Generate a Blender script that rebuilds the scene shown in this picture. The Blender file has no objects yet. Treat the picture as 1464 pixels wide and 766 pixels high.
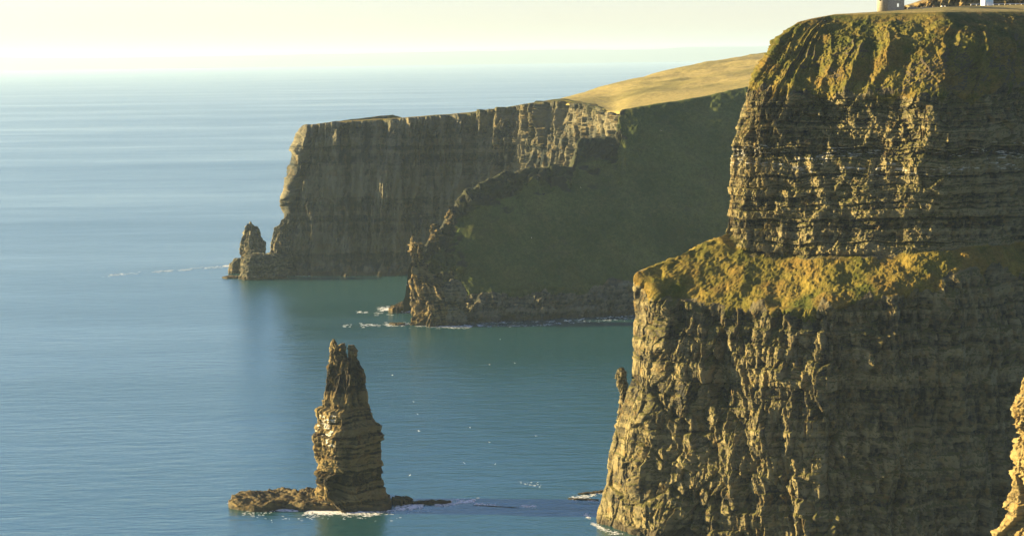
import bpy, bmesh, math, random
import numpy as np
from mathutils import Vector, Matrix

R = math.radians
rng = random.Random(11)
scene = bpy.context.scene
col = scene.collection

# ------------------------------------------------------------------ camera
W0, H0, F = 1464.0, 766.0, 2800.0
PITCH, ROLL = math.atan((383 - 80) / F), R(0.75)
EYE = np.array([0.0, 0.0, 180.0])
_fw = np.array([0, math.cos(PITCH), -math.sin(PITCH)])
_up0 = np.array([0, math.sin(PITCH), math.cos(PITCH)])
_rt0 = np.array([1.0, 0, 0])
_rt = _rt0 * math.cos(ROLL) - _up0 * math.sin(ROLL)
_up = _up0 * math.cos(ROLL) + _rt0 * math.sin(ROLL)


def ray(px, py):
    return _fw + _rt * ((px - W0 / 2) / F) + _up * ((H0 / 2 - py) / F)


def P(px, py, D):
    """point of the place seen in direction (px, py) and D metres north of the viewpoint"""
    r = ray(px, py)
    return EYE + r * (D / r[1])


def S(px, D, z):
    """point at height z and D metres north, in the bearing px"""
    lo, hi = -400.0, 4000.0
    for _ in range(50):
        m = (lo + hi) / 2
        if P(px, m, D)[2] > z:
            lo = m
        else:
            hi = m
    return P(px, lo, D)


def SEA(px, py, z=0.0):
    r = ray(px, py)
    return EYE + r * ((z - EYE[2]) / r[2])


cam_d = bpy.data.cameras.new("camera")
cam = bpy.data.objects.new("camera", cam_d)
col.objects.link(cam)
cam_d.sensor_width = 36.0
cam_d.lens = 36.0 * F / W0
cam_d.clip_start, cam_d.clip_end = 1.0, 200000.0
M = Matrix(((_rt[0], _up[0], -_fw[0], EYE[0]), (_rt[1], _up[1], -_fw[1], EYE[1]), (_rt[2], _up[2], -_fw[2], EYE[2]), (0, 0, 0, 1)))
cam.matrix_world = M
scene.camera = cam

# ------------------------------------------------------------------ light
SUN_AZ, SUN_EL = R(-84), R(13.0)      # azimuth from north (+Y), negative = towards the west (left)
sun_dir = Vector((math.sin(SUN_AZ) * math.cos(SUN_EL), math.cos(SUN_AZ) * math.cos(SUN_EL), math.sin(SUN_EL)))
sd = bpy.data.lights.new("sun", "SUN")
sd.energy, sd.angle, sd.color = 5.0, R(0.5), (1.0, 0.76, 0.36)
so = bpy.data.objects.new("sun", sd)
col.objects.link(so)
so.rotation_euler = (-sun_dir).to_track_quat('-Z', 'Y').to_euler()
so.location = (-500, 300, 600)

world = bpy.data.worlds.new("World")
scene.world = world
world.use_nodes = True
nt = world.node_tree
nt.nodes.clear()
sky = nt.nodes.new("ShaderNodeTexSky")
sky.sky_type = 'NISHITA'
sky.sun_disc = False
sky.sun_elevation = SUN_EL
sky.sun_rotation = SUN_AZ
sky.altitude = 100
sky.air_density, sky.dust_density, sky.ozone_density = 1.0, 0.35, 1.0
bg = nt.nodes.new("ShaderNodeBackground")
bg.inputs["Strength"].default_value = 0.039
out = nt.nodes.new("ShaderNodeOutputWorld")
wb = nt.nodes.new("ShaderNodeMix")            # white balance of the sky light
wb.data_type, wb.blend_type = 'RGBA', 'MULTIPLY'
wb.inputs[0].default_value = 1.0
wb.inputs[7].default_value = (0.895, 0.945, 1.37, 1)
nt.links.new(sky.outputs[0], wb.inputs[6])
nt.links.new(wb.outputs[2], bg.inputs[0])
nt.links.new(bg.outputs[0], out.inputs[0])

vs = scene.view_settings
vs.view_transform, vs.look, vs.gamma, vs.exposure = 'Standard', 'None', 1.0, 2.32
vs.use_curve_mapping = False
scene.render.engine = 'CYCLES'
cy = scene.cycles
cy.max_bounces, cy.diffuse_bounces, cy.glossy_bounces, cy.transparent_max_bounces, cy.volume_bounces = 5, 2, 3, 8, 1
cy.use_denoising = True
try:
    cy.denoiser = 'OPENIMAGEDENOISE'
except Exception:
    pass
cy.use_adaptive_sampling = False


# ------------------------------------------------------------------ numpy noise
def _h(ix, iy, iz, seed):
    n = (ix.astype(np.int64) * 73856093) ^ (iy.astype(np.int64) * 19349663) ^ (iz.astype(np.int64) * 83492791) ^ (seed * 2654435761 & 0x7FFFFFFF)
    n = n.astype(np.uint32)
    n ^= n >> np.uint32(16)
    n *= np.uint32(0x7feb352d)
    n ^= n >> np.uint32(15)
    n *= np.uint32(0x846ca68b)
    n ^= n >> np.uint32(16)
    return n.astype(np.float32) * np.float32(1.0 / 4294967295.0)


def vnoise(x, y, z, seed=0):
    x0, y0, z0 = np.floor(x), np.floor(y), np.floor(z)
    fx, fy, fz = (x - x0), (y - y0), (z - z0)
    fx = fx * fx * fx * (fx * (fx * 6 - 15) + 10)
    fy = fy * fy * fy * (fy * (fy * 6 - 15) + 10)
    fz = fz * fz * fz * (fz * (fz * 6 - 15) + 10)
    r = 0
    for dx in (0, 1):
        wx = fx if dx else 1 - fx
        for dy in (0, 1):
            wy = fy if dy else 1 - fy
            for dz in (0, 1):
                wz = fz if dz else 1 - fz
                r = r + wx * wy * wz * _h(x0 + dx, y0 + dy, z0 + dz, seed)
    return r * 2 - 1


def fbm(p, scale, seed=0, octv=4, sz=1.0, gain=0.5):
    x, y, z = p[..., 0] / scale, p[..., 1] / scale, p[..., 2] / scale * sz
    r, a = 0, 1.0
    for o in range(octv):
        r = r + a * vnoise(x + 17.3 * o, y - 9.1 * o, z + 5.7 * o, seed + o)
        x, y, z, a = x * 2.03, y * 2.03, z * 2.03, a * gain
    return r


def facets(s, z, cw, ch, seed, tilt=1.0):
    """broken-rock facets: each cell of a Voronoi pattern is a tilted plane at its own depth"""
    X, Y = s / cw, z / ch
    x0, y0 = np.floor(X), np.floor(Y)
    b1 = np.full(X.shape, 9.0, np.float32)
    b2 = b1.copy()
    bh = np.zeros(X.shape, np.float32)
    zz = np.zeros_like(x0)
    for dx in (-1, 0, 1):
        for dy in (-1, 0, 1):
            cx, cyy = x0 + dx, y0 + dy
            jx, jy = _h(cx, cyy, zz, seed), _h(cx, cyy, zz + 1, seed)
            ex, ey = X - cx - jx, Y - cyy - jy
            d = ex * ex + ey * ey
            h = _h(cx, cyy, zz + 2, seed) * 2 - 1 + tilt * (ex * (_h(cx, cyy, zz + 3, seed) * 2 - 1) * 1.6 + ey * (_h(cx, cyy, zz + 4, seed) * 2 - 1) * 1.6)
            near = d < b1
            b2 = np.where(near, b1, np.minimum(b2, d))
            bh = np.where(near, h, bh)
            b1 = np.where(near, d, b1)
    return bh, np.sqrt(b2) - np.sqrt(b1)


def strata(s, z, th, bw, seed):
    """bedding: every layer juts out by its own amount and is broken into blocks"""
    t = z / th + 0.8 * vnoise(z / th * 0.45, s * 0 + 3.3, s * 0 + seed, seed)
    k = np.floor(t)
    zz = np.zeros_like(k)
    lay = _h(k, zz, zz, seed + 3) * 2 - 1
    w = bw * (0.6 + 1.2 * _h(k, zz, zz + 1, seed))
    b = np.floor(s / w + _h(k, zz, zz + 2, seed) * 9)
    fs = s / w + _h(k, zz, zz + 2, seed) * 9 - b
    blk = (_h(k, b, zz + 3, seed) * 2 - 1) + (fs - 0.5) * (_h(k, b, zz + 4, seed) * 2 - 1) * 2.2
    f = t - k
    blk = blk + (f - 0.5) * (_h(k, b, zz + 5, seed) * 2 - 1) * 0.9
    return lay, blk, f, k


def sstep(a, b, x):
    t = np.clip((x - a) / (b - a), 0, 1)
    return t * t * (3 - 2 * t)


# ------------------------------------------------------------------ lofted rock masses
def blur(A, n, axis):
    if n < 1:
        return A
    pad = [(0, 0)] * A.ndim
    pad[axis] = (n + 1, n)
    C = np.cumsum(np.pad(A, pad, mode='edge'), axis=axis)
    m = A.shape[axis]
    return (np.take(C, range(2 * n + 1, 2 * n + 1 + m), axis=axis) - np.take(C, range(0, m), axis=axis)) / (2 * n + 1)


QUALITY = 1.0


class Loft:
    def __init__(self, rings, un, vn, su=6, sv=4, closed=False, nblur=5):
        K = np.array(rings, float)                       # [R, C, 3]
        un = [max(2, int(a * QUALITY)) for a in un]
        vn = [max(2, int(a * QUALITY)) for a in vn]
        if closed:
            K = np.concatenate([K, K[:, :1]], axis=1)
        uc = np.concatenate([np.linspace(i, i + 1, n, endpoint=False) for i, n in enumerate(un)] + [[len(un)]])
        rc = np.concatenate([np.linspace(i, i + 1, n, endpoint=False) for i, n in enumerate(vn)] + [[len(vn)]])
        i = np.minimum(uc.astype(int), K.shape[1] - 2)
        f = (uc - i)[None, :, None]
        A = K[:, i] * (1 - f) + K[:, i + 1] * f
        j = np.minimum(rc.astype(int), K.shape[0] - 2)
        g = (rc - j)[:, None, None]
        B = A[j] * (1 - g) + A[j + 1] * g
        if closed:
            n = su * 3
            B2 = np.concatenate([B[:, -n - 1:-1], B, B[:, 1:n + 1]], axis=1)
            B2 = blur(blur(B2, su, 1), su, 1)
            B = B2[:, n:-n]
        else:
            B = blur(blur(B, su, 1), su, 1)
        B = blur(blur(B, sv, 0), sv, 0)
        self.B, self.uc, self.rc, self.closed = B, uc, rc, closed
        du = np.gradient(B, axis=1)
        dv = np.gradient(B, axis=0)
        if closed:
            e = (B[:, 1] - B[:, -2]) / 2
            du[:, 0] = e
            du[:, -1] = e
        N = np.cross(du, dv)
        N /= np.linalg.norm(N, axis=2, keepdims=True) + 1e-9
        if not closed:
            N = blur(N, nblur, 1)
        N = blur(N, nblur, 0)
        N /= np.linalg.norm(N, axis=2, keepdims=True) + 1e-9
        self.N = N
        mid = B[: max(2, int(B.shape[0] * 0.7))].mean(axis=0)
        ds = np.linalg.norm(np.diff(mid[:, :2], axis=0), axis=1)
        self.s = np.broadcast_to(np.concatenate([[0], np.cumsum(ds)])[None, :], B.shape[:2]).astype(np.float32)
        self.z = B[..., 2].astype(np.float32)
        self.RC = np.broadcast_to(rc[:, None], B.shape[:2])
        self.UC = np.broadcast_to(uc[None, :], B.shape[:2])

    def horiz(self, k=0.25):
        H = self.N * np.array([1, 1, k])
        return H / (np.linalg.norm(H, axis=2, keepdims=True) + 1e-9)


def mesh_from_grid(name, Pn, mask, attrs, mat, parent=None, closed=False, cap=False):
    nv, nu = Pn.shape[:2]
    idx = np.arange(nv * nu).reshape(nv, nu)
    a, b, c, d = idx[:-1, :-1], idx[:-1, 1:], idx[1:, 1:], idx[1:, :-1]
    if closed:
        idx2 = idx.copy()
        idx2[:, -1] = idx2[:, 0]
        a, b, c, d = idx2[:-1, :-1], idx2[:-1, 1:], idx2[1:, 1:], idx2[1:, :-1]
    F4 = np.stack([a, b, c, d], axis=-1)
    F4 = F4[mask[:-1, :-1]] if mask is not None else F4.reshape(-1, 4)
    used = np.unique(F4)
    remap = np.full(nv * nu, -1, np.int64)
    remap[used] = np.arange(len(used))
    F4 = remap[F4]
    V = Pn.reshape(-1, 3)[used]
    loops = F4.ravel().astype(np.int32)
    totals = np.full(len(F4), 4, np.int32)
    extra = None
    if cap:
        top = remap[idx[-1, :-1]]
        cpos = Pn[-1, :-1].mean(axis=0)
        V = np.vstack([V, cpos])
        ci = len(V) - 1
        tri = np.stack([top, np.roll(top, -1), np.full(len(top), ci)], axis=1)
        loops = np.concatenate([loops, tri.ravel().astype(np.int32)])
        totals = np.concatenate([totals, np.full(len(tri), 3, np.int32)])
    me = bpy.data.meshes.new(name)
    me.vertices.add(len(V))
    me.vertices.foreach_set("co", V.astype(np.float32).ravel())
    me.loops.add(len(loops))
    me.loops.foreach_set("vertex_index", loops)
    me.polygons.add(len(totals))
    st = np.concatenate([[0], np.cumsum(totals)[:-1]]).astype(np.int32)
    me.polygons.foreach_set("loop_start", st)
    me.polygons.foreach_set("loop_total", totals)
    me.polygons.foreach_set("use_smooth", np.ones(len(totals), bool))
    me.update(calc_edges=True)
    for k, arr in attrs.items():
        at = me.attributes.new(k, 'FLOAT', 'POINT')
        v = np.broadcast_to(arr, Pn.shape[:2]).ravel()[used].astype(np.float32)
        if cap:
            v = np.concatenate([v, v[-1:]])
        at.data.foreach_set("value", v)
    me.materials.append(mat)
    o = bpy.data.objects.new(name, me)
    col.objects.link(o)
    if parent:
        o.parent = parent
        o.matrix_parent_inverse = Matrix.Translation(-parent.location)
    return o


def tag(o, label=None, cat=None, group=None, kind=None):
    if label: o["label"] = label
    if cat: o["category"] = cat
    if group: o["group"] = group
    if kind: o["kind"] = kind
    return o


def thing(name, label, cat, loc=(0, 0, 0), group=None):
    o = bpy.data.objects.new(name, None)
    col.objects.link(o)
    o.location = loc
    o.empty_display_size = 0.5
    return tag(o, label, cat, group)


# ------------------------------------------------------------------ materials
def new_mat(name):
    m = bpy.data.materials.new(name)
    m.use_nodes = True
    t = m.node_tree
    b = t.nodes["Principled BSDF"]
    return m, t, b


def N_(t, typ, **kw):
    n = t.nodes.new(typ)
    for k, v in kw.items():
        setattr(n, k, v)
    return n


def noise(t, vec, scale, detail=4, rough=0.55):
    n = N_(t, "ShaderNodeTexNoise")
    n.inputs["Scale"].default_value = scale
    n.inputs["Detail"].default_value = detail
    n.inputs["Roughness"].default_value = rough
    t.links.new(vec, n.inputs["Vector"])
    return n.outputs["Fac"]


def mapr(t, fac, a, b, c=0.0, d=1.0):
    n = N_(t, "ShaderNodeMapRange")
    n.inputs[1].default_value, n.inputs[2].default_value, n.inputs[3].default_value, n.inputs[4].default_value = a, b, c, d
    t.links.new(fac, n.inputs[0])
    return n.outputs[0]


def mix(t, fac, A, B):
    n = N_(t, "ShaderNodeMix", data_type='RGBA')
    if isinstance(fac, (int, float)):
        n.inputs[0].default_value = fac
    else:
        t.links.new(fac, n.inputs[0])
    for i, v in ((6, A), (7, B)):
        if isinstance(v, tuple):
            n.inputs[i].default_value = (*v, 1)
        else:
            t.links.new(v, n.inputs[i])
    return n.outputs[2]


def math_(t, op, a, b=None):
    n = N_(t, "ShaderNodeMath", operation=op)
    for i, v in ((0, a), (1, b)):
        if v is None:
            continue
        if isinstance(v, (int, float)):
            n.inputs[i].default_value = v
        else:
            t.links.new(v, n.inputs[i])
    return n.outputs[0]


def coords(t, sx=1, sy=1, sz=1):
    g = N_(t, "ShaderNodeNewGeometry")
    m = N_(t, "ShaderNodeMapping")
    m.inputs["Scale"].default_value = (sx, sy, sz)
    t.links.new(g.outputs["Position"], m.inputs["Vector"])
    return m.outputs[0]


def attr(t, name):
    a = N_(t, "ShaderNodeAttribute", attribute_name=name)
    return a.outputs["Fac"]


def bump(t, h, strength, dist, b):
    n = N_(t, "ShaderNodeBump")
    n.inputs["Strength"].default_value = strength
    n.inputs["Distance"].default_value = dist
    t.links.new(h, n.inputs["Height"])
    t.links.new(n.outputs[0], b.inputs["Normal"])


def rock_mat(name, dark, lite, moss_c, pale_c=(0.42, 0.40, 0.33), fine=1.0):
    m, t, b = new_mat(name)
    v = coords(t)
    vs_ = coords(t, 0.35, 0.35, 2.2)
    f1 = noise(t, v, 0.12 * fine, 5)
    f2 = noise(t, vs_, 0.9 * fine, 4)
    f3 = noise(t, v, 1.7 * fine, 5, 0.65)
    tone = attr(t, "tone")
    k = math_(t, 'ADD', math_(t, 'MULTIPLY', f1, 0.55), math_(t, 'MULTIPLY', f2, 0.35))
    k = math_(t, 'ADD', k, math_(t, 'MULTIPLY', f3, 0.45))
    k = math_(t, 'ADD', k, math_(t, 'MULTIPLY', tone, 0.45))
    k = mapr(t, k, 0.44, 0.98)
    c = mix(t, k, dark, lite)
    # lichen, iron stain
    st = mapr(t, noise(t, v, 0.3 * fine, 4), 0.52, 0.70, 0, 0.6)
    c = mix(t, st, c, (lite[0] * 1.05, lite[1] * 0.80, lite[2] * 0.45))
    # moss and thin turf on the ledges
    ms = math_(t, 'ADD', attr(t, "moss"), math_(t, 'MULTIPLY', math_(t, 'SUBTRACT', f3, 0.5), 0.9))
    c = mix(t, mapr(t, ms, 0.38, 0.62), c, mix(t, f3, moss_c, (moss_c[0] * 2.0, moss_c[1] * 1.55, moss_c[2] * 1.2)))
    # bird lime
    pl = math_(t, 'ADD', attr(t, "pale"), math_(t, 'MULTIPLY', math_(t, 'SUBTRACT', f2, 0.5), 1.1))
    c = mix(t, mapr(t, pl, 0.58, 0.72), c, pale_c)
    # wet, weed covered foot
    c = mix(t, mapr(t, attr(t, "wet"), 0.2, 0.8), c, (0.045, 0.036, 0.02))
    t.links.new(c, b.inputs["Base Color"])
    b.inputs["Roughness"].default_value = 0.9
    b.inputs["Specular IOR Level"].default_value = 0.25
    h = math_(t, 'ADD', noise(t, v, 1.1 * fine, 6, 0.65), math_(t, 'MULTIPLY', noise(t, vs_, 1.6 * fine, 3), 0.6))
    for sc_, wt in ((0.38, 0.9), (0.85, 0.5)):
        vo = N_(t, "ShaderNodeTexVoronoi", distance='CHEBYCHEV', feature='F1')
        vo.inputs["Scale"].default_value = sc_ * fine
        t.links.new(v, vo.inputs["Vector"])
        cr = N_(t, "ShaderNodeSeparateColor")
        t.links.new(vo.outputs["Color"], cr.inputs[0])
        h = math_(t, 'ADD', h, math_(t, 'MULTIPLY', math_(t, 'SUBTRACT', cr.outputs[0], vo.outputs["Distance"]), wt))
    bump(t, h, 0.75, 0.55 / fine, b)
    return m


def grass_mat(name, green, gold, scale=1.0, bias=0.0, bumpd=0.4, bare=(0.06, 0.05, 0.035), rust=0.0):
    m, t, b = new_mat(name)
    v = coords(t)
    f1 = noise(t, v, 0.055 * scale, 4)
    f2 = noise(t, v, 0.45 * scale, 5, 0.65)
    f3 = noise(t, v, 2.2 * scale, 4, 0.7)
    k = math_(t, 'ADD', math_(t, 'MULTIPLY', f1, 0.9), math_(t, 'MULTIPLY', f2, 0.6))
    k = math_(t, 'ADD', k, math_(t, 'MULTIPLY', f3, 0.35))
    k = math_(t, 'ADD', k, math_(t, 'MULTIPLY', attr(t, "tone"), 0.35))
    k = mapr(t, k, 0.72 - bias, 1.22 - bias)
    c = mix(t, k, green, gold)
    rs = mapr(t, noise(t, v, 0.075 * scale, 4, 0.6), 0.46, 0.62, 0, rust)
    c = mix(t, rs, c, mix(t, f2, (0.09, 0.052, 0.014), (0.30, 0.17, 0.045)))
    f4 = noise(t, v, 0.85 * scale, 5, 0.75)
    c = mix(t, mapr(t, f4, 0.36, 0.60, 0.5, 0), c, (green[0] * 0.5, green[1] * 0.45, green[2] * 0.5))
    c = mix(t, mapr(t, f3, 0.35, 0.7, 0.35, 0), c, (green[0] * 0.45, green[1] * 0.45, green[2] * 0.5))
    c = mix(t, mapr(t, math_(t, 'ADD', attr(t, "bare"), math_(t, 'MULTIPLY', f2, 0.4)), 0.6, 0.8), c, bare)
    t.links.new(c, b.inputs["Base Color"])
    b.inputs["Roughness"].default_value = 0.95
    b.inputs["Specular IOR Level"].default_value = 0.1
    h = math_(t, 'ADD', math_(t, 'ADD', math_(t, 'MULTIPLY', f3, 0.9), f2), math_(t, 'MULTIPLY', f4, 0.5))
    bump(t, h, 0.9, bumpd, b)
    return m


def plain_mat(name, c, rough=0.8, nscale=1.5, var=0.25, bd=0.05):
    m, t, b = new_mat(name)
    v = coords(t)
    f = noise(t, v, nscale, 5, 0.6)
    cc = mix(t, f, tuple(x * (1 - var) for x in c), tuple(min(1, x * (1 + var)) for x in c))
    t.links.new(cc, b.inputs["Base Color"])
    b.inputs["Roughness"].default_value = rough
    if bd:
        bump(t, f, 0.5, bd, b)
    return m


M_ROCK = rock_mat("layered_rock", (0.010, 0.010, 0.009), (0.170, 0.142, 0.068), (0.042, 0.046, 0.012))
M_STACK = rock_mat("stack_rock", (0.009, 0.008, 0.006), (0.155, 0.118, 0.048), (0.040, 0.034, 0.009))
M_FARROCK = rock_mat("far_rock", (0.010, 0.016, 0.017), (0.130, 0.118, 0.074), (0.030, 0.038, 0.014), fine=0.5)
M_GRASS = grass_mat("cliff_grass", (0.048, 0.060, 0.010), (0.22, 0.17, 0.036), rust=0.65)
M_TERR = grass_mat("terrace_grass", (0.056, 0.066, 0.010), (0.25, 0.18, 0.036), bias=0.04, rust=0.65)
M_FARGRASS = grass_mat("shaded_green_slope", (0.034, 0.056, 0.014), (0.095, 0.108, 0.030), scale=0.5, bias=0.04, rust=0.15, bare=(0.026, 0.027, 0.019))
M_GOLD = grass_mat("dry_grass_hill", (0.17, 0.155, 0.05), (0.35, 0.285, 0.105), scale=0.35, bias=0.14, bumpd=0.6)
M_FLAT = grass_mat("plateau_grass", (0.16, 0.15, 0.05), (0.34, 0.27, 0.10), bias=0.1)


# ------------------------------------------------------------------ rock relief
def rock_relief(L, seed, big=4.0, bigscale=28, mid=1.8, small=0.8, lay=0.7, fine=0.25, mw=(8, 18), sw=(3, 6.5), th=(3.2, 1.2), vert=0.35, strataw=None, flute=0.0, tb=1.0, blocks=0.5, bw=(7, 3.0), ridge=0.0, rs=(10, 60)):
    B, s, z = L.B.astype(np.float32), L.s, L.z
    ws = s + 1.5 * fbm(B, 15, seed + 40, 2) + 0.18 * fbm(B, 2.5, seed + 41, 2)
    wz = z + 1.6 * fbm(B, 18, seed + 42, 2)
    d = big * fbm(B, bigscale, seed, 4, sz=vert)
    vary = 0.55 + 0.9 * sstep(-0.6, 0.7, fbm(B, 24, seed + 48, 3, sz=0.6))
    mid, small, blocks = mid * vary, small * vary, blocks * (1.35 - 0.45 * vary)
    f, e = facets(ws, wz, mw[0], mw[1], seed + 5, 1.25)
    d = d + mid * f - 0.5 * mid * np.exp(-e / 0.05)
    f2, e2 = facets(ws, wz, sw[0], sw[1], seed + 6, 1.2)
    d = d + small * f2 - 0.5 * small * np.exp(-e2 / 0.06)
    f3, e3 = facets(ws, wz, sw[0] * 0.38, sw[1] * 0.3, seed + 7, 0.8)
    d = d + small * 0.35 * f3
    zs = z + 1.3 * fbm(B, 40, seed + 43, 2) + 0.7 * fbm(B, 9, seed + 47, 2) + s * 0.008
    la, bk, fr, k = strata(ws, zs, th[0], bw[0], seed + 8)
    lb, bk2, fr2, k2 = strata(ws, zs, th[1], bw[1], seed + 9)
    lc, bk3, fr3, k3 = strata(ws, zs + 0.4 * fbm(B, 9, seed + 46, 2), th[1] * 0.5, bw[1] * 0.55, seed + 10)
    sw_ = 1.0 if strataw is None else strataw
    fade = sstep(-0.9, 0.2, fbm(B, 22, seed + 44, 3, sz=1.2))
    d = d + lay * sw_ * (0.9 * la * fade + 0.5 * lb * (1.1 - 0.7 * fade) + 0.2 * lc) + blocks * (0.9 * bk + 0.32 * bk2 + 0.16 * bk3)
    if ridge:
        zz = np.zeros_like(z)
        sw2 = s + 2.5 * fbm(B, 22, seed + 50, 2)
        r1 = 1 - np.abs(vnoise(sw2 / rs[0], z / rs[1], zz + 0.37, seed + 51)) * 1.9
        r2 = 1 - np.abs(vnoise(sw2 / (rs[0] * 0.42), z / (rs[1] * 0.4), zz + 0.71, seed + 52)) * 1.9
        r3 = 1 - np.abs(vnoise(ws / (rs[0] * 0.17), z / (rs[1] * 0.14), zz + 0.11, seed + 53)) * 1.9
        d = d + ridge * (r1 + 0.38 * r2 * (0.6 + 0.4 * r1) + 0.10 * r3)
    d = d + flute * fbm(B, 6.5, seed + 45, 3, sz=0.10)
    d = d + fine * fbm(B, 0.9, seed + 30, 3, gain=0.6)
    tone = tb * (0.5 * la * fade + 0.3 * lb) + 0.22 * lc * tb + 0.3 * f2 + 0.25 * bk2 + 0.2 * bk3
    return d, tone, dict(la=la, lb=lb, fr=fr, fr2=fr2, k=k, k2=k2)


def upness(Pn):
    du = np.gradient(Pn, axis=1)
    dv = np.gradient(Pn, axis=0)
    n = np.cross(du, dv)
    return n[..., 2] / (np.linalg.norm(n, axis=2) + 1e-9)


def wet_mask(Pn, hi=4.5, seed=0):
    return 1 - sstep(0.5, hi, Pn[..., 2] + 1.2 * fbm(Pn.astype(np.float32), 6, seed, 2))


# ================================================================== MAIN HEADLAND
def build_main():
    root = thing("headland_cliff", "tall layered cliff headland with a grassy terrace halfway and a stone tower on top", "cliff", tuple(SEA(1000, 766)))
    #        left corner ....                                   right, out of frame
    Db = [743, 727, 714, 696, 703, 713, 723, 722, 704]
    R0x = [852, 912, 1055, 1185, 1285, 1385, 1480, 1600, 2150]
    r0 = [S(x, d, -3) for x, d in zip(R0x, Db)]
    r0b = [P(x, 600, d + 6) for x, d in zip([886, 930, 1055, 1185, 1285, 1385, 1480, 1600, 2150], Db)]
    rm = [P(x, y, d) for x, y, d in zip([909, 950, 1060, 1183, 1285, 1386, 1480, 1600, 2150], [546] * 9, [750, 736, 724, 705, 710, 717, 729, 730, 710])]
    r2 = [P(*a) for a in [(906, 387, 751), (955, 427, 741), (1062, 443, 732), (1180, 441, 713), (1285, 420, 717), (1388, 384, 724), (1480, 376, 743), (1600, 370, 746), (2150, 360, 730)]]
    up_ = lambda rows: [P(x, y, d - 24) for x, y, d in rows]
    r3 = up_([(1036, 333, 786), (1060, 355, 779), (1105, 367, 772), (1200, 364, 763), (1300, 360, 755), (1392, 351, 757), (1480, 347, 782), (1600, 340, 800), (2150, 330, 780)])
    r3b = up_([(1048, 205, 787), (1070, 210, 780), (1112, 215, 774), (1230, 215, 766), (1330, 215, 757), (1405, 212, 760), (1484, 205, 786), (1600, 205, 803), (2150, 200, 783)])
    r4 = up_([(1073, 124, 790), (1092, 130, 783), (1125, 134, 779), (1235, 138, 770), (1335, 138, 761), (1408, 135, 765), (1486, 122, 790), (1600, 120, 808), (2150, 115, 790)])
    r5 = up_([(1114, 62, 802), (1132, 66, 797), (1160, 66, 797), (1250, 68, 786), (1345, 66, 777), (1415, 62, 783), (1488, 55, 806), (1600, 52, 820), (2150, 50, 805)])
    r6 = up_([(1143, 30, 811), (1165, 25, 808), (1190, 21, 808), (1265, 18, 801), (1350, 17, 792), (1420, 17, 810), (1490, 16, 826), (1600, 14, 830), (2150, 12, 815)])
    r6 = [EYE + (v - EYE) * ((v[1] + g) / v[1]) for v, g in zip(r6, [2, 6, 12, 16, 18, 18, 14, 14, 14])]

    def back_off(v, dy, dz, dx):
        return np.array([v[0] * (v[1] + dy) / v[1] + dx, v[1] + dy, v[2] + dz])
    r7 = [back_off(v, 48, dz, dx) for v, dz, dx in zip(r6, [0.3, 0.5, 0.9, 1.6, 3.3, 3.9, 4.2, 4.2, 4.2], [10, 6, 3, 0, 0, 0, 0, 0, 0])]
    r8 = [back_off(v, 190, 1.2, dx) for v, dx in zip(r7, [45, 35, 20, 0, 0, 0, 0, 0, 0])]
    rings = []
    for k, r in enumerate([r0, r0b, rm, r2, r3, r3b, r4, r5, r6, r7, r8]):
        a = r[0]
        back = [a + np.array([55, 330, 0]), a + np.array([14, 70, 0])] if k < 9 else [a + np.array([70, 45, -1.0]), a + np.array([30, 18, -0.3])]
        if k in (3, 4):      # behind the corner the terrace falls away seaward
            back[0][2] -= 60
            back[1][2] -= 13
        rings.append(back + r)
    un = [20, 60, 190, 190, 190, 150, 150, 140, 60, 60]
    vn = [190, 70, 170, 90, 190, 110, 100, 70, 34, 40]
    L = Loft(rings, un, vn, su=7, sv=5)
    B = L.B.astype(np.float32)
    RC, UC = L.RC, L.UC
    # weights of the zones by ring
    calm = (0.35 + 0.65 * sstep(2.15, 3.3, UC)) * (1 - 0.35 * sstep(5.6, 6.8, UC))
    w_terr = sstep(2.92, 3.12, RC) * (1 - sstep(3.85, 4.0, RC))
    w_top = sstep(5.9, 6.15, RC)
    w_rock = np.clip(1 - w_terr - w_top, 0, 1)
    w_up = sstep(3.9, 4.05, RC) * (1 - w_top)
    w_low = 1 - sstep(2.9, 3.05, RC)
    dl, tl, il = rock_relief(L, 3, big=4.5, bigscale=24, mid=1.5, small=0.7, lay=0.4, mw=(7.0, 17), sw=(3.0, 6.5), vert=0.20, flute=0.2, tb=0.8, fine=0.15, blocks=1.15, th=(7.0, 2.0), bw=(4.4, 1.9), ridge=2.9, rs=(10, 48),
                             strataw=0.6 + 1.2 * sstep(2.5, 2.8, RC))
    du_, tu, iu = rock_relief(L, 61, big=3.4, bigscale=20, mid=1.2, small=0.6, lay=1.7, flute=0.2, tb=2.0, blocks=0.75, bw=(7.0, 2.4), ridge=0.8, rs=(9, 14), mw=(7, 8), sw=(2.6, 3.0), th=(3.6, 1.2), vert=0.5)
    dg = 2.7 * fbm(B, 22, 90, 3, sz=0.5) + 0.75 * fbm(B, 6.0, 95, 3, sz=0.6) + 0.50 * fbm(B, 1.5, 99, 3, gain=0.7)
    dt = 1.7 * fbm(B, 13, 120, 3) + 0.55 * fbm(B, 4.5, 125, 3) + 0.28 * fbm(B, 1.4, 129, 3, gain=0.7)
    flat = sstep(7.6, 8.1, RC)
    dg = dg * (1 - 0.93 * flat)
    # gullies and ribs in the turf slope
    f, e = facets(L.s + 4 * fbm(B, 15, 130, 3), L.z * 1.0, 17, 24, 131, 0.9)
    g0 = np.zeros_like(L.z)
    gs = L.s + 4.0 * fbm(B, 18, 132, 3)
    gul = (1 - np.abs(vnoise(gs / 11.0, L.z / 60.0, g0 + 0.4, 133)) * 2.0) + 0.5 * (1 - np.abs(vnoise(gs / 4.5, L.z / 22.0, g0 + 0.9, 134)) * 2.0)
    hold = 1 - 0.75 * sstep(7.0, 7.9, RC)
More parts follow.
